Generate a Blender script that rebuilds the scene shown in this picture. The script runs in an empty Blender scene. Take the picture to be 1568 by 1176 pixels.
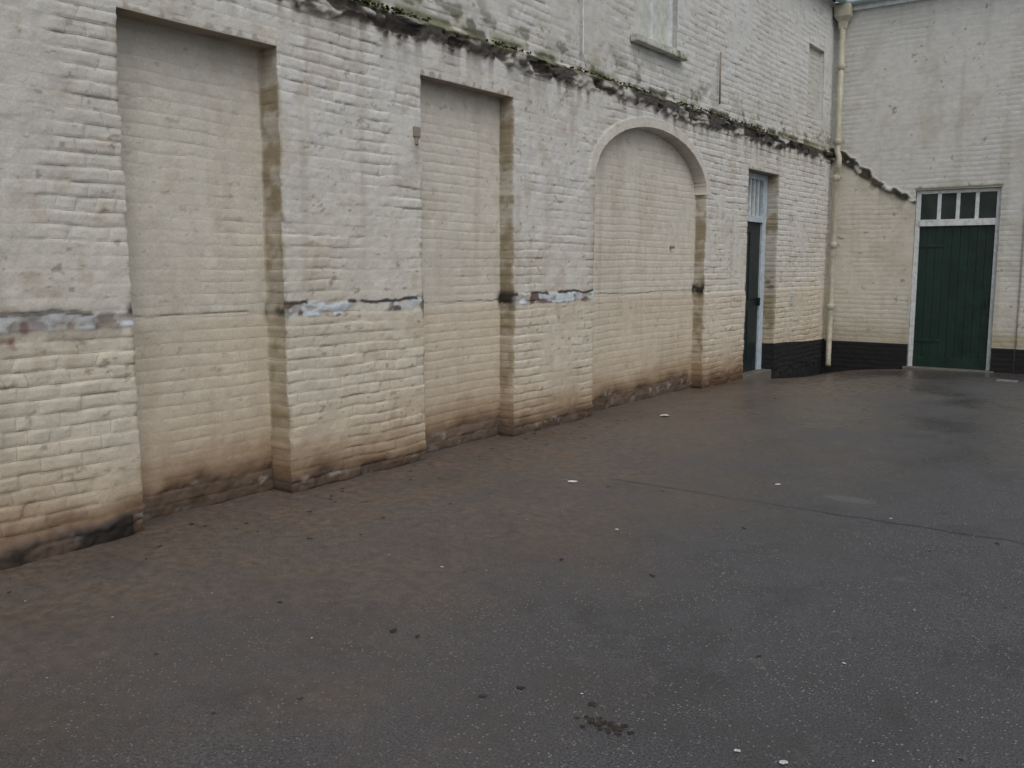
import bpy, bmesh, math, numpy as np
from mathutils import Vector
rng=np.random.default_rng(7)
TAB=[np.random.default_rng(100+i).random((256,256)) for i in range(8)]

# ---------------------------------------------------------------- noise
def vn(x,y,s=0):
    T=TAB[s%8]
    x=np.asarray(x,float)+s*17.3;y=np.asarray(y,float)+s*5.7
    xi=np.floor(x).astype(int);yi=np.floor(y).astype(int)
    fx=x-xi;fy=y-yi;fx=fx*fx*(3-2*fx);fy=fy*fy*(3-2*fy)
    a=T[xi&255,yi&255];b=T[(xi+1)&255,yi&255];c=T[xi&255,(yi+1)&255];d=T[(xi+1)&255,(yi+1)&255]
    return (a*(1-fx)+b*fx)*(1-fy)+(c*(1-fx)+d*fx)*fy
def fbm(x,y,s=0,o=4):
    r=0;a=.5;t=0
    for i in range(o):
        r=r+a*vn(x,y,s+i);t+=a;a*=.55;x=x*2.03;y=y*2.03
    return r/t
def ss(a,b,x):
    t=np.clip((x-a)/(b-a),0,1);return t*t*(3-2*t)
def box(a0,a1,b,x): return ss(a0-b,a0+b,x)*(1-ss(a1-b,a1+b,x))
def mix(c,col,m):
    m=np.clip(m,0,1)[...,None];return c*(1-m)+np.array(col)*m

# ---------------------------------------------------------------- materials
def newmat(n):
    m=bpy.data.materials.new(n);m.use_nodes=True;nt=m.node_tree
    return m,nt,nt.nodes["Principled BSDF"]
def N(nt,t,**k):
    n=nt.nodes.new(t)
    for a,b in k.items(): setattr(n,a,b)
    return n
def noise(nt,co,scale,detail=4,rough=.6):
    n=N(nt,"ShaderNodeTexNoise");n.inputs["Scale"].default_value=scale;n.inputs["Detail"].default_value=detail;n.inputs["Roughness"].default_value=rough
    nt.links.new(co,n.inputs["Vector"]);return n.outputs["Fac"]
def mapr(nt,v,a,b,c=0.,d=1.):
    n=N(nt,"ShaderNodeMapRange");n.interpolation_type='SMOOTHSTEP'
    for i,x in enumerate((a,b,c,d)): n.inputs[i+1].default_value=x
    nt.links.new(v,n.inputs[0]);return n.outputs[0]
def mth(nt,op,a,b=None,c=None):
    n=N(nt,"ShaderNodeMath",operation=op)
    for i,x in enumerate((a,b,c)):
        if x is None: continue
        if isinstance(x,(int,float)): n.inputs[i].default_value=x
        else: nt.links.new(x,n.inputs[i])
    return n.outputs[0]
def mixc(nt,f,a,b,mode='MIX'):
    n=N(nt,"ShaderNodeMix",data_type='RGBA',blend_type=mode)
    for i,x in ((0,f),(6,a),(7,b)):
        if isinstance(x,(int,float)): n.inputs[i].default_value=x
        elif isinstance(x,tuple): n.inputs[i].default_value=(*x,1)
        else: nt.links.new(x,n.inputs[i])
    return n.outputs[2]
def bump(nt,h,dist,strength=1,prev=None):
    b=N(nt,"ShaderNodeBump");b.inputs["Distance"].default_value=dist;b.inputs["Strength"].default_value=strength
    nt.links.new(h,b.inputs["Height"])
    if prev is not None: nt.links.new(prev,b.inputs["Normal"])
    return b.outputs[0]

def wall_material():
    m,nt,p=newmat("painted_brick")
    a=N(nt,"ShaderNodeAttribute",attribute_name="Col")
    bk=N(nt,"ShaderNodeAttribute",attribute_name="Bk")
    g=N(nt,"ShaderNodeNewGeometry");co=g.outputs["Position"]
    n1=noise(nt,co,9,4);n2=noise(nt,co,70,2)
    f=mth(nt,'MULTIPLY',mapr(nt,n1,.25,.75,.91,1.05),mapr(nt,n2,.3,.7,.94,1.04))
    vm=N(nt,"ShaderNodeVectorMath",operation='SCALE');nt.links.new(a.outputs["Color"],vm.inputs[0]);nt.links.new(f,vm.inputs["Scale"])
    bt=N(nt,"ShaderNodeTexBrick");bt.offset=.5;bt.offset_frequency=2;bt.squash=.5;bt.squash_frequency=4
    for k,v in (("Scale",1.),("Mortar Size",.005),("Mortar Smooth",1.),("Brick Width",.235),("Row Height",.079)): bt.inputs[k].default_value=v
    nt.links.new(bk.outputs["Vector"],bt.inputs["Vector"])
    sx=N(nt,"ShaderNodeSeparateXYZ");nt.links.new(bk.outputs["Vector"],sx.inputs[0])
    strg=mth(nt,'SUBTRACT',1.0,sx.outputs[2])
    # mortar joints mostly filled by many coats of paint
    j=mth(nt,'MULTIPLY',mth(nt,'MULTIPLY',bt.outputs["Fac"],strg),mapr(nt,n1,.38,.62,.12,1.))
    c=mixc(nt,mth(nt,'MULTIPLY',j,.34),vm.outputs[0],(.55,.50,.42),'MULTIPLY')
    nt.links.new(c,p.inputs["Base Color"]);p.inputs["Roughness"].default_value=.7
    p.inputs["Specular IOR Level"].default_value=.3
    hh=mth(nt,'SUBTRACT',noise(nt,co,38,4,.65),mth(nt,'MULTIPLY',j,.75))
    nt.links.new(bump(nt,hh,.006,.65),p.inputs["Normal"]);return m
WALL=wall_material()

def simple(name,col,rough=.5,spec=.4,var=.15,scale=12,dirt=None,dirtamt=.3,bmp=.002):
    m,nt,p=newmat(name);g=N(nt,"ShaderNodeNewGeometry");co=g.outputs["Position"]
    n=noise(nt,co,scale,5)
    c=mixc(nt,mapr(nt,n,.3,.7),tuple(x*(1-var) for x in col),tuple(min(1,x*(1+var)) for x in col))
    if dirt: c=mixc(nt,mth(nt,'MULTIPLY',mapr(nt,noise(nt,co,scale*.6,6,.7),.5,.7),dirtamt),c,dirt)
    nt.links.new(c,p.inputs["Base Color"]);p.inputs["Roughness"].default_value=rough;p.inputs["Specular IOR Level"].default_value=spec
    if bmp: nt.links.new(bump(nt,noise(nt,co,scale*6,3),bmp,.6),p.inputs["Normal"])
    return m
M_white=simple("white_paint",(.62,.66,.68),.45,dirt=(.25,.24,.2),dirtamt=.4)
M_blue=simple("pale_blue_paint",(.45,.53,.60),.45,dirt=(.2,.2,.18),dirtamt=.4)
M_green=simple("green_paint",(.007,.027,.020),.4,.45,var=.3,dirt=(.018,.035,.03),dirtamt=.6,scale=5)
M_dgreen=simple("dark_door_paint",(.010,.020,.022),.4,dirt=(.03,.04,.035))
M_glass=simple("dark_glass",(.02,.035,.03),.08,.6,bmp=0.0)
M_glass2=simple("misted_glass",(.22,.27,.30),.2,.5,bmp=0.0)
M_pipe=simple("cream_pipe_paint",(.44,.42,.335),.4,dirt=(.16,.14,.08),dirtamt=.6,scale=7)
M_slate=simple("slate",(.10,.13,.15),.5,scale=5)
M_lead=simple("gutter_paint",(.30,.40,.42),.4,dirt=(.1,.12,.08))
M_rust=simple("rusty_iron",(.25,.22,.18),.8,dirt=(.14,.09,.06),scale=30,dirtamt=.7)
M_sill=simple("stone_sill",(.50,.51,.46),.7,dirt=(.08,.12,.04),dirtamt=.95,scale=9)
M_board=simple("window_board",(.52,.54,.50),.6,dirt=(.2,.22,.15))
M_moss=simple("moss",(.060,.068,.028),.95,.1,var=.6,scale=20,dirt=(.02,.018,.014),dirtamt=.9,bmp=.01)
M_paper=simple("paper",(.55,.56,.56),.7)
M_leaf=simple("leaf_litter",(.035,.027,.02),.6,var=.5,scale=30)
M_drain=simple("metal_cover",(.16,.17,.16),.5)

# ---------------------------------------------------------------- helpers
def empty(name):
    e=bpy.data.objects.new(name,None);bpy.context.collection.objects.link(e);return e
def meshobj(name,verts,faces,mat,par=None,smooth=False):
    me=bpy.data.meshes.new(name);me.from_pydata([tuple(v) for v in verts],[],[tuple(f) for f in faces]);me.materials.append(mat)
    if smooth:
        me.polygons.foreach_set("use_smooth",[True]*len(me.polygons))
    o=bpy.data.objects.new(name,me);bpy.context.collection.objects.link(o)
    if par: o.parent=par
    return o
class MB:
    def __init__(s): s.v=[];s.f=[]
    def box(s,x0,x1,y0,y1,z0,z1):
        b=len(s.v)
        s.v+=[(x,y,z) for z in (z0,z1) for y in (y0,y1) for x in (x0,x1)]
        s.f+=[tuple(b+i for i in q) for q in ((0,2,3,1),(4,5,7,6),(0,1,5,4),(2,6,7,3),(0,4,6,2),(1,3,7,5))]
        return s
    def obj(s,name,mat,par=None,bev=0.004):
        o=meshobj(name,s.v,s.f,mat,par)
        if bev:
            md=o.modifiers.new("b","BEVEL");md.width=bev;md.segments=2
        return o
def tube(name,pts,r,mat,par=None,seg=16):
    v=[];f=[]
    pts=[Vector(p) for p in pts];rs=[r]*len(pts) if not hasattr(r,'__len__') else r
    for i,p in enumerate(pts):
        d=(pts[min(i+1,len(pts)-1)]-pts[max(i-1,0)]).normalized()
        a=d.cross(Vector((0,1,0)) if abs(d.y)<.9 else Vector((1,0,0))).normalized();b=d.cross(a)
        for k in range(seg):
            t=2*math.pi*k/seg;v.append(p+(a*math.cos(t)+b*math.sin(t))*rs[i])
    for i in range(len(pts)-1):
        for k in range(seg):
            f.append((i*seg+k,i*seg+(k+1)%seg,(i+1)*seg+(k+1)%seg,(i+1)*seg+k))
    f.append(tuple(range(seg))[::-1]);f.append(tuple((len(pts)-1)*seg+k for k in range(seg)))
    return meshobj(name,v,f,mat,par,True)

# ---------------------------------------------------------------- brick relief
def brick(u,z,w=.235,ch=.079):
    zz=z+.020*(vn(u*.9,z*.4,1)-.5)+.014*(vn(u*4,z*3,2)-.5)+.006*(vn(u*11,z*9,5)-.5)+8*ch
    uq=u+.024*(vn(u*4,z*8,3)-.5)+.030*(vn(z*12.7,u*.3,6)-.5)+20*w
    row=np.floor(zz/ch).astype(int);fz=zz/ch-row
    ww=np.where(row%4==0,w*.5,w)
    uu=uq/ww+np.where(row%2==0,.5,0.)
    ci=np.floor(uu).astype(int);fu=uu-ci
    du=np.minimum(fu,1-fu)*ww;dz=np.minimum(fz,1-fz)*ch
    gz=1-ss(0,.018,dz);gu=1-ss(0,.016,du)
    r=TAB[4][row&255,ci&255];r2=TAB[5][row&255,ci&255]
    tilt=(fz-.5)*(r2-.5)
    return np.maximum(gz,gu*.7),r,r2,tilt,uq,zz

def make_wall(name,us,zs,ops,arch,shade,to_world,par):
    cols=[(u,None) for u in us]
    J=9
    for k,(a,b,z0,z1,d) in enumerate(ops):
        cell=.006
        cols=[c for c in cols if not(c[1] is None and (abs(c[0]-a)<cell or abs(c[0]-b)<cell))]
        for i in range(J):
            t=i/(J-1);cols.append((a,(k,t,0,i)));cols.append((b,(k,1-t,1,i)))
    cols.sort(key=lambda c:(c[0],c[1][3] if c[1] else -1))
    rows=[(z,None) for z in zs]
    for k,(a,b,z0,z1,d) in enumerate(ops):
        for zz,fl in ((z0,0),(z1,1)):
            if zz<zs[0] or zz>zs[-1]: continue
            if arch and arch[0]==k and fl==1: continue
            rows=[r for r in rows if not(r[1] is None and abs(r[0]-zz)<.004)]
            for i in range(7):
                t=i/6;rows.append((zz,(k,t if fl==0 else 1-t,fl,i)))
    rows.sort(key=lambda c:(c[0],c[1][3] if c[1] else -1))
    nc=len(cols);nr=len(rows)
    U=np.array([c[0] for c in cols]);Z=np.array([r[0] for r in rows])
    U,Z=np.meshgrid(U,Z)
    inset=np.zeros_like(U);tt=np.zeros_like(U);sgn=np.zeros_like(U)
    for k,(a,b,z0,z1,d) in enumerate(ops):
        T=np.array([ (c[1][1] if (c[1] and c[1][0]==k) else (1. if a<c[0]<b else 0.)) for c in cols])
        S=np.array([ (r[1][1] if (r[1] and r[1][0]==k) else (1. if z0<r[0]<z1 else 0.)) for r in rows])
        t=np.minimum(T[None,:],S[:,None])
        if arch and arch[0]==k:
            zs_,rise=arch[1],arch[2];uc=(a+b)/2;hw=(b-a)/2
            ab=(Z>=z1)
            q=np.sqrt(((U-uc)/hw)**2+((Z-zs_)/rise)**2)
            dd=(q-1)*rise
            snap=ab&(np.abs(dd)<.0065)&(q>.2)
            U=np.where(snap,uc+(U-uc)/q,U);Z=np.where(snap,zs_+(Z-zs_)/q,Z)
            t=np.where(ab&(q<1)&~snap,np.maximum(t,1.),t)
            isin=np.array([1. if a<c[0]<b else 0. for c in cols])[None,:]
            t=np.where(ab&(isin<.5),0,t)
        inset=np.maximum(inset,t*d);tt=np.maximum(tt,t)
        sj=np.array([ (1. if (c[1] and c[1][0]==k and c[1][2]==0) else (-1. if (c[1] and c[1][0]==k) else 0.)) for c in cols])
        sgn=sgn+sj[None,:]*(t>0)*(t<1)
    jamb=(tt>0.001)&(tt<.999)
    up=U+inset*np.where(sgn<0,-1,1)
    h,col,duz,bkv=shade(U,Z,up,inset,tt,jamb)
    jw=np.where(jamb,1.,0.)
    x=-inset+h*(1-jw*.8)
    Ud=U+duz+jw*h*sgn*.6*4*tt*(1-tt)
    P=to_world(Ud,Z,x).reshape(-1,3)
    idx=np.arange(nr*nc).reshape(nr,nc)
    q=np.stack([idx[:-1,:-1],idx[:-1,1:],idx[1:,1:],idx[1:,:-1]],-1).reshape(-1,4)
    e1=P[q[:,2]]-P[q[:,0]];e2=P[q[:,3]]-P[q[:,1]]
    ar=np.linalg.norm(np.cross(e1,e2),axis=1);q=q[ar>2e-7]
    me=bpy.data.meshes.new(name);me.vertices.add(len(P));me.vertices.foreach_set("co",P.ravel())
    me.loops.add(len(q)*4);me.loops.foreach_set("vertex_index",q.ravel().astype(np.int32))
    me.polygons.add(len(q));me.polygons.foreach_set("loop_start",np.arange(0,len(q)*4,4,dtype=np.int32))
    me.update(calc_edges=True)
    me.polygons.foreach_set("use_smooth",np.ones(len(q),bool))
    me.set_sharp_from_angle(angle=math.radians(60))
    at=me.attributes.new("Col",'FLOAT_COLOR','POINT')
    c4=np.ones((len(P),4));c4[:,:3]=np.clip(col.reshape(-1,3),0,1)
    at.data.foreach_set("color",c4.ravel())
    at=me.attributes.new("Bk",'FLOAT_VECTOR','POINT');at.data.foreach_set("vector",bkv.reshape(-1))
    me.materials.append(WALL)
    o=bpy.data.objects.new(name,me);bpy.context.collection.objects.link(o);o.parent=par
    return o

WHITE=(.61,.605,.58);INF=(.60,.572,.51);CREAM=(.60,.542,.44);CREAM2=(.585,.517,.41)
BROWN=(.155,.098,.058);GREYB=(.12,.095,.08);MOSS=(.055,.062,.026);BLACK=(.014,.014,.016)

OPS=[(3.05,4.20,-2,3.05,.20),(5.63,6.87,-2,3.10,.16),(8.31,11.10,-2,2.50,.15),(12.50,13.68,-2,2.95,.26),
     (9.22,10.22,4.09,5.55,.15),(14.86,15.62,3.97,5.08,.06)]
ARCH=(2,2.50,.66)
def shade_main(U,Z,up,inset,tt,jamb):
    g,r,r2,tilt,bu,bz=brick(up,Z)
    n1=fbm(up*1.3,Z*1.3,0);n2=fbm(up*6,Z*6,1);n3=fbm(up*22,Z*22,2,3);nl=fbm(up*.45,Z*.45,3,3)
    infill=(tt>.99)&(Z<3.3)
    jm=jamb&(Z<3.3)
    pier=~infill
    smoothm=np.where(infill,.55,0.12)
    a,b=OPS[2][0],OPS[2][1];uc=(a+b)/2;hw=(b-a)/2
    qo=np.sqrt(((U-uc)/(hw+.13))**2+((Z-2.5)/.77)**2)
    ring=((Z>2.5)&(qo<1)&pier&(Z<3.35))
    lint=np.zeros(U.shape)
    for (u0,u1,z0,z1,d) in OPS[:2]: lint=np.maximum(lint,box(u0-.04,u1+.06,.04,U)*((Z>=z1)&pier)*(1-ss(z1+.10,z1+.20,Z+.12*(n2-.5))))
    smoothm=np.maximum(smoothm,np.where(ring,.92,lint*.75))
    smoothm=np.maximum(smoothm,.85*ss(.47,.62,fbm(up*1.7,Z*1.9,6,4)))
    gd=.0085*(1-smoothm)*(.30+1.1*fbm(up*3,Z*3,5,3))
    rd=np.where(infill,.003,.0105)*(1-.8*smoothm)
    h=-g*gd+(r-.5)*rd+tilt*rd*.8+(n2-.5)*.010*np.where(infill,.6,1)+(n3-.5)*.006*np.where(infill,.5,1)
    h+= (nl-.5)*.04
    h+=np.where(ring,.007,0)
    sb=3.37+.12*(fbm(U*2.2,Z*0+3,4,4)-.5)+.08*(fbm(U*14,Z*0,6,2)-.5)-.02*ss(6,14,U)
    stp=3.51+.05*(fbm(U*4,Z*0+9,2,3)-.5)
    strg=ss(-.018,.014,Z-sb)*(1-ss(-.012,.012,Z-stp))
    h+=strg*(.034+.045*(n2-.5)+.02*(n3-.5))
    hol=ss(.54,.62,fbm(U*3.5,Z*9,6,3))*strg
    h-=hol*.035
    h+=-.02*ss(3.5,3.54,Z)
    h+=np.where(pier&~jm,.009,.003)*(1-ss(1.22,1.275,Z+.03*(n2-.5)))
    bandn=fbm(U*9,Z*16,3,3)
    bmod=ss(.24,.34,fbm(U*2.6+1,Z*2,5,3))
    band=box(1.245,1.335,.008,Z+.035*(n2-.5)+.02*(fbm(U*1.1,Z*0,4,2)-.5))*pier*~jamb*(U<8.4)*bmod
    h+=band*(.008+.016*(bandn-.5))
    crack=np.exp(-((Z-1.285-.03*(vn(U*2,U*0,2)-.5)-.01*(vn(U*11,U*0,3)-.5))/.005)**2)*infill*ss(.26,.38,fbm(U*2,Z*0,6,3))
    h-=crack*.008
    # base erosion
    bl=.11+.20*(fbm(up*2.6,Z*0+2,1,4)-.5)+np.where(infill,.06,0)-.05*(U>11)
    base=1-ss(-.03,.03,Z-bl)
    h+=base*np.where(infill,-.004,.0)+base*(r2-.5)*.014+base*(n2-.5)*.035+base*(n3-.5)*.012
    tar=(U<2.98)&pier
    h+=np.where(tar,base*.03*(.4+n2),0)
    blackp=(U>13.6)*(1-ss(-.004,.004,Z-(.42-.08*ss(13.7,15.8,U))+.01*(n2-.5)))
    h+=blackp*.012
    # ---- colours
    c=np.zeros(U.shape+(3,))+np.array(WHITE)
    c=mix(c,(.60,.61,.60),ss(3.3,4.2,Z)*.8)
    c=mix(c,INF,infill*.9)
    low=1-ss(-.05,.05,Z-1.27)
    c=mix(c,CREAM,low*np.where(infill,0,.85))
    c=mix(c,CREAM2,low*infill*.85)
    c=mix(c,(.61,.57,.48),(1-ss(1.2,2.9,Z+(nl-.5)))*.45*(1-low))
    c*= (1+.12*(n1-.5)+.035*(r-.5))[...,None]
    c=mix(c,(.43,.405,.35),ss(.48,.76,n1)*.34)
    c=mix(c,(.38,.30,.20),ss(.56,.72,fbm(up*5,Z*5,5,4))*.30*np.where(infill,.6,1)*(1-.6*ss(3,4,Z)))
    c=mix(c,(.18,.14,.09),ss(.75,.79,fbm(up*14,Z*22,4,3))*.55*np.where(infill,.6,1))
    c=mix(c,(.38,.33,.25),ss(.56,.80,fbm(U*7,Z*.55,7,3))*.28*(Z<3.4))
    c=mix(c,(.40,.38,.34),(1-ss(1.0,3.6,U))*.30)
    c=mix(c,(.61,.58,.50),ring*.5);c=mix(c,(.58,.55,.47),lint*.2)
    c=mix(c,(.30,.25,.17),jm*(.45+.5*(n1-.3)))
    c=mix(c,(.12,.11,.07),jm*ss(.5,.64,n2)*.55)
    dist=np.full(U.shape,9.)
    for (u0,u1,z0,z1,d) in OPS[:4]:
        dd=np.minimum(np.abs(U-u0),np.abs(U-u1));dist=np.minimum(dist,np.where(Z<z1+.02,dd,9))
        c=mix(c,(.22,.18,.12),((U>u0)&(U<u1)&pier)*box(z1-.03,z1+.006+.04*ss(.55,.8,vn(U*25,U*0,1)),.006,Z)*.55*(1 if d!=.15 else 0))
    c=mix(c,(.28,.23,.14),np.exp(-(dist/.016)**2)*pier*ss(.42,.6,n2)*.7)
    c=mix(c,(.03,.028,.02),np.exp(-(dist/.030)**2)*np.exp(-((Z-1.30-.05*(n1-.5))/.07)**2)*ss(.3,.6,n2)*1.3)
    # remains of a removed strip on the piers
    leftp=(U<2.98)
    c=mix(c,(.30,.29,.27),band*.6)
    c=mix(c,(.56,.63,.69),band*ss(.40,.47,bandn)*np.where(leftp,.55,.95))
    c=mix(c,(.13,.065,.045),band*ss(.54,.60,fbm(U*7+5,Z*9,6,3))*.9*np.where(leftp,.6,1))
    c=mix(c,(.05,.043,.04),pier*(U<8.4)*~jamb*box(1.325,1.352,.006,Z+.06*(n2-.5))*ss(.36,.46,fbm(U*5,Z*4,2,3)))
    c=mix(c,(.27,.25,.22),leftp*pier*box(1.20,1.36,.03,Z+.10*(n2-.5))*.55*(1-band*.7))
    c=mix(c,(.16,.06,.045),leftp*box(1.16,1.30,.02,Z+.10*(n2-.5))*ss(.58,.66,fbm(U*6+2,Z*6,1,3))*.6)
    c=mix(c,(.16,.045,.035),np.exp(-((U-2.38)/.06)**2-((Z-1.21)/.06)**2)*2.*ss(.42,.54,n2))
    c=mix(c,(.22,.18,.12),crack*.7)
    # string course
    sn=fbm(U*3,Z*6,7,4)
    c=mix(c,(.38,.36,.32),strg*.6)
    c=mix(c,(.040,.033,.028),strg*ss(.38,.50,sn)*.94)
    c=mix(c,(.03,.025,.02),hol*.9)
    c=mix(c,MOSS,box(3.49,3.59,.02,Z+.05*(n2-.5))*ss(.38,.52,fbm(U*4,Z*4,5,3))*.85)
    drip=np.exp(-np.clip(sb-Z,0,9)/.10)*(Z<sb)*ss(.44,.64,vn(U*13,Z*1.2,3)*.6+.4*n2)
    c=mix(c,(.085,.068,.05),drip*.75)
    c=mix(c,(.24,.25,.15),np.exp(-np.clip(Z-3.52,0,9)/.22)*(Z>3.5)*ss(.42,.62,n2)*.7)
    c=mix(c,(.09,.09,.06),ss(.60,.68,fbm(U*5,Z*8,2,3))*(Z>3.5)*(1-ss(3.6,4.0,Z))*.7)
    # splash zone & base
    tide=Z-.34*(fbm(up*1.8,Z*.8+4,6,4)-.5)-np.where(infill,.06,0)
    c=mix(c,(.40,.305,.20),(1-ss(.20,.75,tide))*.55)
    c=mix(c,(.27,.175,.10),(1-ss(.22,.36,tide))*.50)
    c=mix(c,BROWN,(1-ss(.0,.14,Z-bl+.10*(n2-.5)))*.88)
    c=mix(c,GREYB,base*.70);c=mix(c,(.085,.055,.036),base*ss(.40,.58,n1)*.8);c=mix(c,(.30,.28,.26),base*ss(.60,.72,fbm(up*9,Z*12,4,3))*.55)
    c=mix(c,(.07,.05,.036),(1-ss(0,.10,Z+.08*(n2-.5)))*.75*(U<12))
    c=mix(c,(.020,.018,.016),np.where(tar,base*ss(.30,.46,n1*.6+n2*.4)*.92,0))
    c=mix(c,(.10,.055,.03),((U>11)&(U<12.5)&pier)*(1-ss(.05,.3,Z+.2*(n2-.5)))*.7)
    c=mix(c,BLACK,blackp)
    c=mix(c,(.28,.23,.17),np.exp(-((U-5.57)/.05)**2-((Z-2.50)/.12)**2)*.7*(.3+n2))
    c=mix(c,(.47,.47,.42),((tt>.99)&(Z>3.9))*.7)
    near=np.exp(-(dist/.05)**2)
    du=near*(.020*(fbm(Z*7,Z*0+U*0,3,4)-.5)+.008*(vn(Z*30,Z*0,4)-.5))*np.where(Z<3.2,1,0)
    sm2=np.maximum(smoothm,np.maximum(strg,band));sm2=np.maximum(sm2,np.maximum(base*np.where(tar,1.,.6),blackp*.4))
    return h,c,du,np.stack([bu,bz,sm2],-1)

long_b=empty("painted_brick_building")
us=np.concatenate([np.arange(-6,0,.06),np.arange(0,8.2,.015),np.arange(8.2,16.21,.019)])
zs=np.concatenate([np.arange(-.6,-.1,.05),np.arange(-.1,3.7,.0095),np.arange(3.7,5.96,.014)])
make_wall("courtyard_wall",us,zs,OPS,ARCH,shade_main,lambda u,z,x:np.stack([x,u,z],-1),long_b)

OPE=[(1.385,2.64,-2,2.82,.13)]
def shade_end(U,Z,up,inset,tt,jamb):
    g,r,r2,tilt,bu,bz=brick(up+3.3,Z,.235,.079)
    n1=fbm(up*1.3+9,Z*1.3,0);n2=fbm(up*6+9,Z*6,1);n3=fbm(up*22,Z*22,2,3);nl=fbm(up*.45,Z*.45+5,3,3)
    sm=.50+.4*ss(.45,.6,n1)
    h=-g*.0085*(1-sm)+(r-.5)*.006*(1-sm)+tilt*.004+(n2-.5)*.007+(n3-.5)*.003+(nl-.5)*.04
    sl=np.interp(U,[0,.07,.45,.74,1.2,1.4,2.6,20],[3.44,3.43,3.14,2.92,2.68,2.60,2.2,2.2])+.05*(vn(U*9,U*0,2)-.5)
    wid=np.interp(U,[0,.3,.8,1.35],[.15,.21,.14,.10])
    seam=box(0,9,.018,Z-sl)*(1-ss(-.02,.02,Z-sl-wid*(.5+1.0*n2)))*(U<1.40)
    h+=seam*(.03+.04*(n2-.5))
    c=np.zeros(U.shape+(3,))+np.array((.60,.597,.57))
    c=mix(c,(.59,.555,.465),np.where(U<1.5,(1-ss(-.05,.05,Z-sl))*.75,(1-ss(.5,2.6,Z))*.5))
    c*=(1+.10*(n1-.5)+.03*(r-.5))[...,None]
    c=mix(c,(.40,.37,.29),ss(.54,.76,fbm(up*3,Z*3,5,4))*.33)
    c=mix(c,(.46,.48,.48),ss(4.2,5.9,Z)*.35)
    c=mix(c,(.34,.33,.26),ss(.56,.80,fbm(U*6,Z*.5,7,3))*.28)
    c=mix(c,(.16,.16,.10),ss(.78,.82,fbm(up*11+3,Z*14,4,3))*.6)
    c=mix(c,(.030,.029,.022),seam*ss(.20,.36,n2));c=mix(c,MOSS,seam*ss(.58,.68,n2)*.5)
    c=mix(c,(.12,.11,.07),np.exp(-np.abs(Z-sl)/.10)*(U<1.40)*ss(.46,.62,fbm(U*7,Z*7,3,3))*.75)
    c=mix(c,(.10,.11,.06),((U>1.36)&(U<2.66))*box(2.82,2.86,.012,Z+.03*(n2-.5))*.8)
    c=mix(c,(.47,.43,.30),box(.32,.52,.03,Z)*(U>2.6)*.7)
    c=mix(c,(.33,.28,.18),(1-ss(.32,.8,Z+.2*(n1-.5)))*.45)
    bp=1-ss(-.004,.004,Z-.31+.012*(n2-.5));h+=bp*.012
    c=mix(c,BLACK,bp)
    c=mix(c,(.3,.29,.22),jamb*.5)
    h+=ss(2.975,2.99,U)*.03
    c=mix(c,(.22,.22,.18),np.exp(-((U-2.975)/.012)**2)*.4)
    dist=np.minimum(np.abs(U-OPE[0][0]),np.abs(U-OPE[0][1]))
    du=np.exp(-(dist/.05)**2)*.012*(fbm(Z*7,Z*0+U*0,3,4)-.5)*(Z<2.9)
    return h,c,du,np.stack([bu,bz,np.maximum(sm,seam)],-1)
end_b=empty("painted_brick_building")
us=np.concatenate([np.arange(-.05,3.6,.018),np.arange(3.6,9.01,.06)])
zs=np.concatenate([np.arange(-.6,-.3,.05),np.arange(-.3,5.93,.014)])
make_wall("end_wall",us,zs,OPE,None,shade_end,lambda u,z,x:np.stack([u,16.2-x,z],-1),end_b)

# ---- light-blocking bodies / roofs
MB().box(-7,-.5,-6,16.0,-.6,5.93).obj("core_light_block",M_board,long_b,0)  # unseen box for the building body, added behind the wall to block light
MB().box(-.6,9,16.62,22,-.6,5.9).obj("core_light_block",M_board,end_b,0)
def slate_roof(name,e0,e1,up,par):
    v=[];f=[];e0=Vector(e0);e1=Vector(e1);up=Vector(up);L=(e1-e0).length;d=(e1-e0).normalized();n=d.cross(up).normalized()
    if n.z<0:n=-n
    rows=int(up.length/.22);w=.3
    for r in range(rows):
        for k in range(int(L/w)+1):
            a=k*w+(r%2)*.15;b=min(a+w-.006,L)
            if a>=L: continue
            o=up*(r/rows);o2=up*((r+1.3)/rows);t=n*(.014+rng.random()*.004);b0=len(v)
            v+=[e0+d*a+o+t,e0+d*b+o+t,e0+d*b+o2+n*.002,e0+d*a+o2+n*.002,e0+d*a+o,e0+d*b+o]
            f+=[(b0,b0+1,b0+2,b0+3),(b0,b0+4,b0+5,b0+1)]
    return meshobj(name,v,f,M_slate,par)
slate_roof("roof",(.12,-6,5.98),(.12,16.3,5.98),(-3.5,0,2.2),long_b)
slate_roof("roof",(-.3,16.08,5.96),(9,16.08,5.96),(0,3.2,2.0),end_b)
def gutter(name,p0,p1,r,par):
    v=[];f=[];p0=Vector(p0);p1=Vector(p1);d=(p1-p0).normalized();s=d.cross(Vector((0,0,1)))
    K=9
    for p in (p0,p1):
        for rr in (r,r-.008):
            for k in range(K):
                t=math.pi*k/(K-1);v.append(p+s*math.cos(t)*rr-Vector((0,0,1))*math.sin(t)*rr)
    for k in range(K-1):
        f+=[(k,k+1,2*K+k+1,2*K+k),(K+k,3*K+k,3*K+k+1,K+k+1)]
    f+=[(0,2*K,3*K,K),(K-1,2*K-1,4*K-1,3*K-1)]
    return meshobj(name,v,f,M_lead,par,True)
gutter("gutter",(.14,-6,5.95),(.14,16.0,5.95),.065,long_b)
gutter("gutter",(.0,16.08,5.93),(9,16.08,5.93),.065,end_b)
MB().box(.05,9,16.13,16.19,5.80,5.93).obj("fascia",M_white,end_b)

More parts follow.
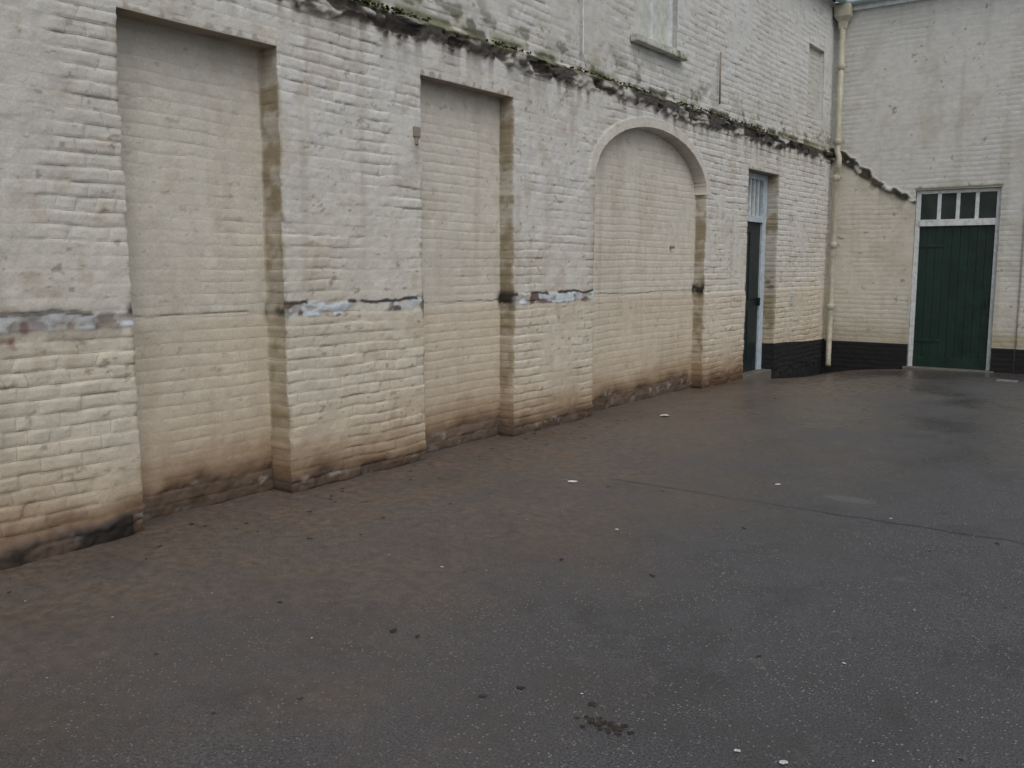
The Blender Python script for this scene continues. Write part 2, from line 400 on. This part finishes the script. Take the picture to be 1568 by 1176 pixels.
# ---- end wall door
yf=16.2+.06
d=end_b
fr=MB()
fr.box(1.385,1.455,yf,yf+.07,-.2,2.815);fr.box(2.57,2.64,yf,yf+.07,-.2,2.815)
fr.box(1.455,2.57,yf,yf+.07,2.76,2.815);fr.box(1.455,2.57,yf-.02,yf+.07,2.24,2.345)
fr.obj("door_frame",M_white,d)
tb=MB()
for i in range(1,4):
    x=1.455+(2.57-1.455)*i/4-.028;tb.box(x,x+.056,yf+.012,yf+.05,2.345,2.76)
tb.obj("transom_bars",M_white,d)
MB().box(1.455,2.57,yf+.03,yf+.04,2.345,2.76).obj("transom_glass",M_glass,d,0)
dl=MB()
npl=9
for i in range(npl):
    a=1.458+i*(1.109/npl);dl.box(a+.002,a+1.109/npl-.002,yf+.035,yf+.065,-.10,2.238)
dl.box(1.458,2.567,yf+.05,yf+.06,-.10,2.238)
dl.box(1.46,2.565,yf+.022,yf+.036,-.09,.10)
dl.box(2.50,2.53,yf-.0,yf+.034,.95,1.10);dl.box(1.47,1.85,yf+.02,yf+.034,.35,.40);dl.box(1.47,1.85,yf+.02,yf+.034,1.9,1.95)
dl.obj("door",M_green,d)
MB().box(1.33,2.70,16.12,16.33,-.3,-.065).obj("door_step",simple("step_stone",(.13,.12,.11),.5),d,.015)

# ---- long wall door
d=long_b
xf=-.17
fr=MB();fr.box(xf-.07,xf,12.50,12.58,-.3,2.945);fr.box(xf-.07,xf,13.52,13.68,-.3,2.945)
fr.box(xf-.07,xf,12.58,13.52,2.86,2.945);fr.box(xf-.07,xf+.015,12.58,13.52,2.24,2.33)
fr.obj("side_door_frame",M_blue,d)
tb=MB()
for i in range(1,6):
    y=12.58+.94*i/6-.014;tb.box(xf-.06,xf-.01,y,y+.028,2.33,2.86)
tb.obj("side_transom_bars",M_white,d)
MB().box(xf-.05,xf-.04,12.58,13.52,2.33,2.86).obj("side_transom_glass",M_glass2,d,0)
dl=MB()
dl.box(xf-.065,xf-.03,12.582,13.518,-.02,2.238)
for (a,b,z0,z1) in ((12.66,13.01,.2,.95),(13.10,13.44,.2,.95),(12.66,13.01,1.1,2.1),(13.10,13.44,1.1,2.1)):
    dl.box(xf-.035,xf-.018,a,b,z0,z1)
dl.box(xf-.03,xf+.02,13.46,13.49,1.0,1.12)
dl.obj("side_door",M_dgreen,d)
MB().box(-.20,.0,12.51,13.67,-.3,.02).obj("side_door_step",bpy.data.materials["step_stone"],d,.01)

# ---- upper window
MB().box(-.02,.075,9.06,10.32,4.005,4.085).obj("window_sill",M_sill,long_b,.012)
w=MB();w.box(-.145,-.09,9.225,9.30,4.09,5.54);w.box(-.145,-.09,10.14,10.215,4.09,5.54);w.box(-.145,-.09,9.30,10.14,4.09,4.16)
w.box(-.145,-.09,9.30,10.14,5.47,5.54);w.box(-.14,-.10,9.69,9.74,4.16,5.47);w.obj("window_frame",M_white,long_b)
MB().box(-.135,-.12,9.30,10.14,4.16,5.47).obj("window_board",M_board,long_b,0)

# ---- fixings
b_=MB();b_.box(-.02,.012,5.53,5.61,2.61,2.69);b_.box(-.02,.010,5.55,5.585,2.55,2.61);b_.obj("iron_bracket",M_rust,long_b,.006)
v_=MB();v_.box(-.02,.02,14.30,14.48,.98,1.20)
for k in range(5): v_.box(.018,.032,14.32,14.46,1.00+k*.038,1.02+k*.038)
v_.obj("air_vent",M_board,long_b,.003)
tube("cable",[(.03,8.0,5.9),(.02,7.99,4.9),(.03,8.01,4.19),(.02,8.03,3.7),(.05,8.05,3.55)],.008,M_white,long_b,8)
tube("conduit",[(.02,11.37,4.3),(.02,11.38,3.66)],.013,M_rust,long_b,8)
tube("bolt",[(-.2,10.4,1.83),(-.10,10.4,1.83)],.02,M_rust,long_b,10)

# ---- drainpipe
dp=empty("drainpipe")
px,py=.13,16.06
tube("pipe",[(px,py,5.55),(px,py,3.62),(px+.0,py-.0,3.52),(px+.05,py-.06,3.40),(px+.05,py-.06,3.28),(px+.0,py,3.16),(px,py,.0),(px+.02,py-.06,-.12)],.047,M_pipe,dp,20)
v=[];f=[]
for z,r in ((5.50,.055),(5.62,.07),(5.70,.125),(5.88,.135)):
    v+=[(px-r,py-r*.8,z),(px+r,py-r*.8,z),(px+r,py+r*.8,z),(px-r,py+r*.8,z)]
for i in range(3):
    for k in range(4): f.append((i*4+k,i*4+(k+1)%4,i*4+4+(k+1)%4,i*4+4+k))
f+=[(3,2,1,0),(12,13,14,15)]
h=meshobj("hopper",v,f,M_pipe,dp);h.modifiers.new("b","BEVEL").width=.01
for z in (4.9,3.68,3.08,1.95,.9):
    tube("collar",[(px,py,z-.05),(px,py,z-.045),(px,py,z+.04),(px,py,z+.05)],[.05,.06,.06,.05],M_pipe,dp,20)
    MB().box(px-.10,px+.10,py+.035,py+.05,z-.02,z+.02).obj("bracket",M_pipe,dp,.003)

# ---- moss clumps
def blob(v,f,c,r,sq):
    b=len(v);n=6;m=4
    for i in range(m+1):
        th=math.pi*i/m
        for k in range(n):
            ph=2*math.pi*k/n+i;rr=r*(.75+.5*rng.random())
            v.append((c[0]+rr*math.sin(th)*math.cos(ph)*sq[0],c[1]+rr*math.sin(th)*math.sin(ph)*sq[1],c[2]+rr*math.cos(th)*sq[2]))
    for i in range(m):
        for k in range(n): f.append((b+i*n+k,b+i*n+(k+1)%n,b+(i+1)*n+(k+1)%n,b+(i+1)*n+k))
v=[];f=[]
for i in range(1300):
    y=rng.uniform(1,15.9)
    if fbm(np.array([y*1.6]),np.array([3.]),4,3)[0]<.46: continue
    blob(v,f,(rng.uniform(-.01,.02),y,3.52+rng.normal(0,.012)),rng.uniform(.005,.014),(1,1.4,.8))
meshobj("moss",v,f,M_moss,long_b,True)

# ---------------------------------------------------------------- ground
def gz(x,y):
    fall=ss(11.5,16.3,y)
    return -fall*(.07+.22*np.exp(-np.clip(x,0,99)/.9))+.006*(fbm(x*.6,y*.6,2,3)-.5)*2
def axis(a,b,fine,far):
    c=np.arange(a,b,fine);e=[b];s=fine
    while e[-1]<far: s*=1.35;e.append(e[-1]+s)
    l=[a];s=fine
    while l[-1]>-far: s*=1.35;l.append(l[-1]-s)
    return np.concatenate([np.array(l[1:])[::-1],c,np.array(e)])
gx=axis(-.3,7,.06,250);gy=axis(-1,17,.06,250)
X,Y=np.meshgrid(gx,gy);G=gz(X,Y)
nr,nc=X.shape;idx=np.arange(nr*nc).reshape(nr,nc)
q=np.stack([idx[:-1,:-1],idx[:-1,1:],idx[1:,1:],idx[1:,:-1]],-1).reshape(-1,4)
mg,nt,p=newmat("wet_asphalt")
g=N(nt,"ShaderNodeNewGeometry");co=g.outputs["Position"]
sp=N(nt,"ShaderNodeSeparateXYZ");nt.links.new(co,sp.inputs[0]);SX,SY=sp.outputs[0],sp.outputs[1]
nA=noise(nt,co,.7,5,.6);nB=noise(nt,co,3.,5,.65);nC=noise(nt,co,110,3,.7);nD=noise(nt,co,14,5,.7)
c=mixc(nt,mapr(nt,nC,.38,.62),(.036,.037,.041),(.118,.120,.132))
c=mixc(nt,mth(nt,'MULTIPLY',mapr(nt,nB,.38,.62),.40),c,(.068,.064,.064))
c=mixc(nt,mth(nt,'MULTIPLY',mapr(nt,noise(nt,co,1.6,6,.7),.52,.66),.40),c,(.034,.033,.034))
dd=mth(nt,'SUBTRACT',SX,mth(nt,'MULTIPLY',mth(nt,'SUBTRACT',nA,.5),5.0))
br=mapr(nt,dd,.3,3.5,1,0)
dirt=mixc(nt,mapr(nt,nD,.3,.7),(.088,.066,.052),(.185,.142,.110))
c=mixc(nt,mth(nt,'MULTIPLY',br,mapr(nt,nB,.32,.60,.45,.95)),c,dirt)
c=mixc(nt,mth(nt,'MULTIPLY',mapr(nt,noise(nt,co,5,7,.75),.58,.68),.40),c,(.18,.155,.135))
c=mixc(nt,mth(nt,'MULTIPLY',mapr(nt,noise(nt,co,22,3,.6),.68,.74),.6),c,(.025,.02,.017))
vo=N(nt,"ShaderNodeTexVoronoi");vo.inputs["Scale"].default_value=75;nt.links.new(co,vo.inputs["Vector"])
sc=N(nt,"ShaderNodeSeparateColor");nt.links.new(vo.outputs["Color"],sc.inputs[0])
spk=mth(nt,'MULTIPLY',mapr(nt,vo.outputs["Distance"],.22,.42,1,0),mapr(nt,sc.outputs[0],.80,.85))
spk=mth(nt,'MULTIPLY',spk,mapr(nt,br,0,1,1.,.25))
spk=mth(nt,'MULTIPLY',spk,mapr(nt,nB,.4,.6,.35,1.))
c=mixc(nt,mth(nt,'MULTIPLY',spk,.9),c,(.36,.37,.39))
# seam across yard
w=mth(nt,'ADD',SY,mth(nt,'MULTIPLY',mth(nt,'SUBTRACT',noise(nt,co,1.5,4),.5),.25))
seam=mth(nt,'MULTIPLY',mapr(nt,mth(nt,'ABSOLUTE',mth(nt,'SUBTRACT',w,5.92)),.006,.022,1,0),mapr(nt,SX,1.4,1.9))
c=mixc(nt,mth(nt,'MULTIPLY',seam,.85),c,(.016,.015,.015))
# old repair patch
px_=mth(nt,'DIVIDE',mth(nt,'SUBTRACT',SX,3.24),.20);py_=mth(nt,'DIVIDE',mth(nt,'SUBTRACT',SY,6.36),.09)
rr=mth(nt,'ADD',mth(nt,'ADD',mth(nt,'MULTIPLY',px_,px_),mth(nt,'MULTIPLY',py_,py_)),mth(nt,'MULTIPLY',nD,1.6))
c=mixc(nt,mth(nt,'MULTIPLY',mapr(nt,rr,1.3,1.8,1,0),.5),c,(.17,.165,.155))
wet=mapr(nt,mth(nt,'ADD',noise(nt,co,.55,5,.6),mapr(nt,SY,5,12,0,.15)),.47,.68)
wet=mth(nt,'MULTIPLY',wet,mapr(nt,nB,.28,.5,.55,1.))
wet=mth(nt,'MULTIPLY',wet,mapr(nt,dd,-.5,1.5,.45,1.))
c=mixc(nt,mth(nt,'MULTIPLY',wet,.42),c,(.030,.027,.026))
nt.links.new(c,p.inputs["Base Color"])
ro=mth(nt,'ADD',mth(nt,'MULTIPLY_ADD',wet,-.27,.50),mth(nt,'MULTIPLY',mth(nt,'SUBTRACT',nB,.5),.25))
nt.links.new(ro,p.inputs["Roughness"]);p.inputs["Specular IOR Level"].default_value=.5
bs=N(nt,"ShaderNodeBump");bs.inputs["Distance"].default_value=.009
nt.links.new(mth(nt,'MULTIPLY_ADD',wet,-.68,1.0),bs.inputs["Strength"]);nt.links.new(mth(nt,'ADD',nC,mth(nt,'MULTIPLY',spk,.5)),bs.inputs["Height"])
nt.links.new(bs.outputs[0],p.inputs["Normal"])
me=bpy.data.meshes.new("ground");P=np.stack([X,Y,G],-1).reshape(-1,3)
me.from_pydata(P.tolist(),[],q.tolist());me.polygons.foreach_set("use_smooth",np.ones(len(q),bool));me.materials.append(mg)
o=bpy.data.objects.new("ground",me);bpy.context.collection.objects.link(o)

# ---- litter
def G1(x,y): return float(gz(np.array([x]),np.array([y]))[0])
def scrap(v,f,x,y,s,lift=.004,asp=1.4):
    b=len(v);a=rng.uniform(0,6.28);n=3;z0=G1(x,y)+lift
    for i in range(n+1):
        for j in range(n+1):
            k=.75 if (i in(0,n) and j in (0,n)) else 1
            lx=(i/n-.5)*s*asp*k*(1+rng.normal(0,.10));ly=(j/n-.5)*s*k*(1+rng.normal(0,.10))
            v.append((x+lx*math.cos(a)-ly*math.sin(a),y+lx*math.sin(a)+ly*math.cos(a),z0+abs(rng.normal(0,.12))*s*.6))
    for i in range(n):
        for j in range(n): f.append((b+i*(n+1)+j,b+(i+1)*(n+1)+j,b+(i+1)*(n+1)+j+1,b+i*(n+1)+j+1))
v=[];f=[]
for x,y,s in ((.61,8.81,.10),(1.42,5.67,.055),(2.69,6.48,.035),(2.31,4.76,.024),(4.05,2.77,.022),(3.9,2.75,.016),(3.6,6.0,.02),(1.9,3.6,.014)):
    scrap(v,f,x,y,s)
for i in range(70): scrap(v,f,rng.uniform(.5,6),rng.uniform(1.5,11),rng.uniform(.004,.011))
meshobj("litter",v,f,M_paper)
v=[];f=[]
for i in range(190):
    t=rng.random()
    x,y=(rng.uniform(.05,.6),rng.uniform(1,12)) if t<.4 else (rng.uniform(.2,6),rng.uniform(1,13))
    scrap(v,f,x,y,rng.uniform(.008,.024),.002,1.6)
for i in range(20): scrap(v,f,3.44+rng.normal(0,.05),2.64+rng.normal(0,.05),rng.uniform(.012,.03),.002,1.3)
for i in range(5): scrap(v,f,2.27+rng.normal(0,.02),2.83+rng.normal(0,.02),rng.uniform(.012,.022),.002,1.4)
meshobj("fallen_leaves",v,f,M_leaf)
z=G1(3.04,14.9);MB().box(2.92,3.2,14.8,15.0,z-.02,z+.012).obj("drain_cover",M_drain,None,.004)

# ---------------------------------------------------------------- camera / light
cam=bpy.data.cameras.new("camera");co_=bpy.data.objects.new("camera",cam);bpy.context.collection.objects.link(co_)
pch=math.atan(181/1400.);yaw=math.atan2(1023,1400*math.cos(pch)+181*math.sin(pch))
co_.location=(4.97,0,1.6);co_.rotation_euler=(math.pi/2-pch,0,yaw);cam.sensor_width=36;cam.lens=36*1400/1568;cam.clip_end=1000
bpy.context.scene.camera=co_
W=bpy.data.worlds.new("World");bpy.context.scene.world=W;W.use_nodes=True;nt=W.node_tree
sky=N(nt,"ShaderNodeTexSky",sky_type='NISHITA');sky.sun_disc=False
el,az=math.radians(52),math.radians(125)
sky.sun_elevation=el;sky.sun_rotation=az;sky.dust_density=4;sky.air_density=1.2;sky.ozone_density=1
hs=N(nt,"ShaderNodeHueSaturation");hs.inputs["Saturation"].default_value=.42
nt.links.new(sky.outputs[0],hs.inputs["Color"]);bg=nt.nodes["Background"];nt.links.new(hs.outputs[0],bg.inputs[0]);bg.inputs[1].default_value=.116
sl=bpy.data.lights.new("sun","SUN");so=bpy.data.objects.new("sun",sl);bpy.context.collection.objects.link(so)
sl.energy=.5;sl.angle=math.radians(45);sl.color=(1,.96,.9)
dv=Vector((math.sin(az)*math.cos(el),math.cos(az)*math.cos(el),math.sin(el)))
so.rotation_euler=dv.to_track_quat('Z','Y').to_euler()
vs=bpy.context.scene.view_settings;vs.view_transform='Standard';vs.look='None';vs.exposure=0
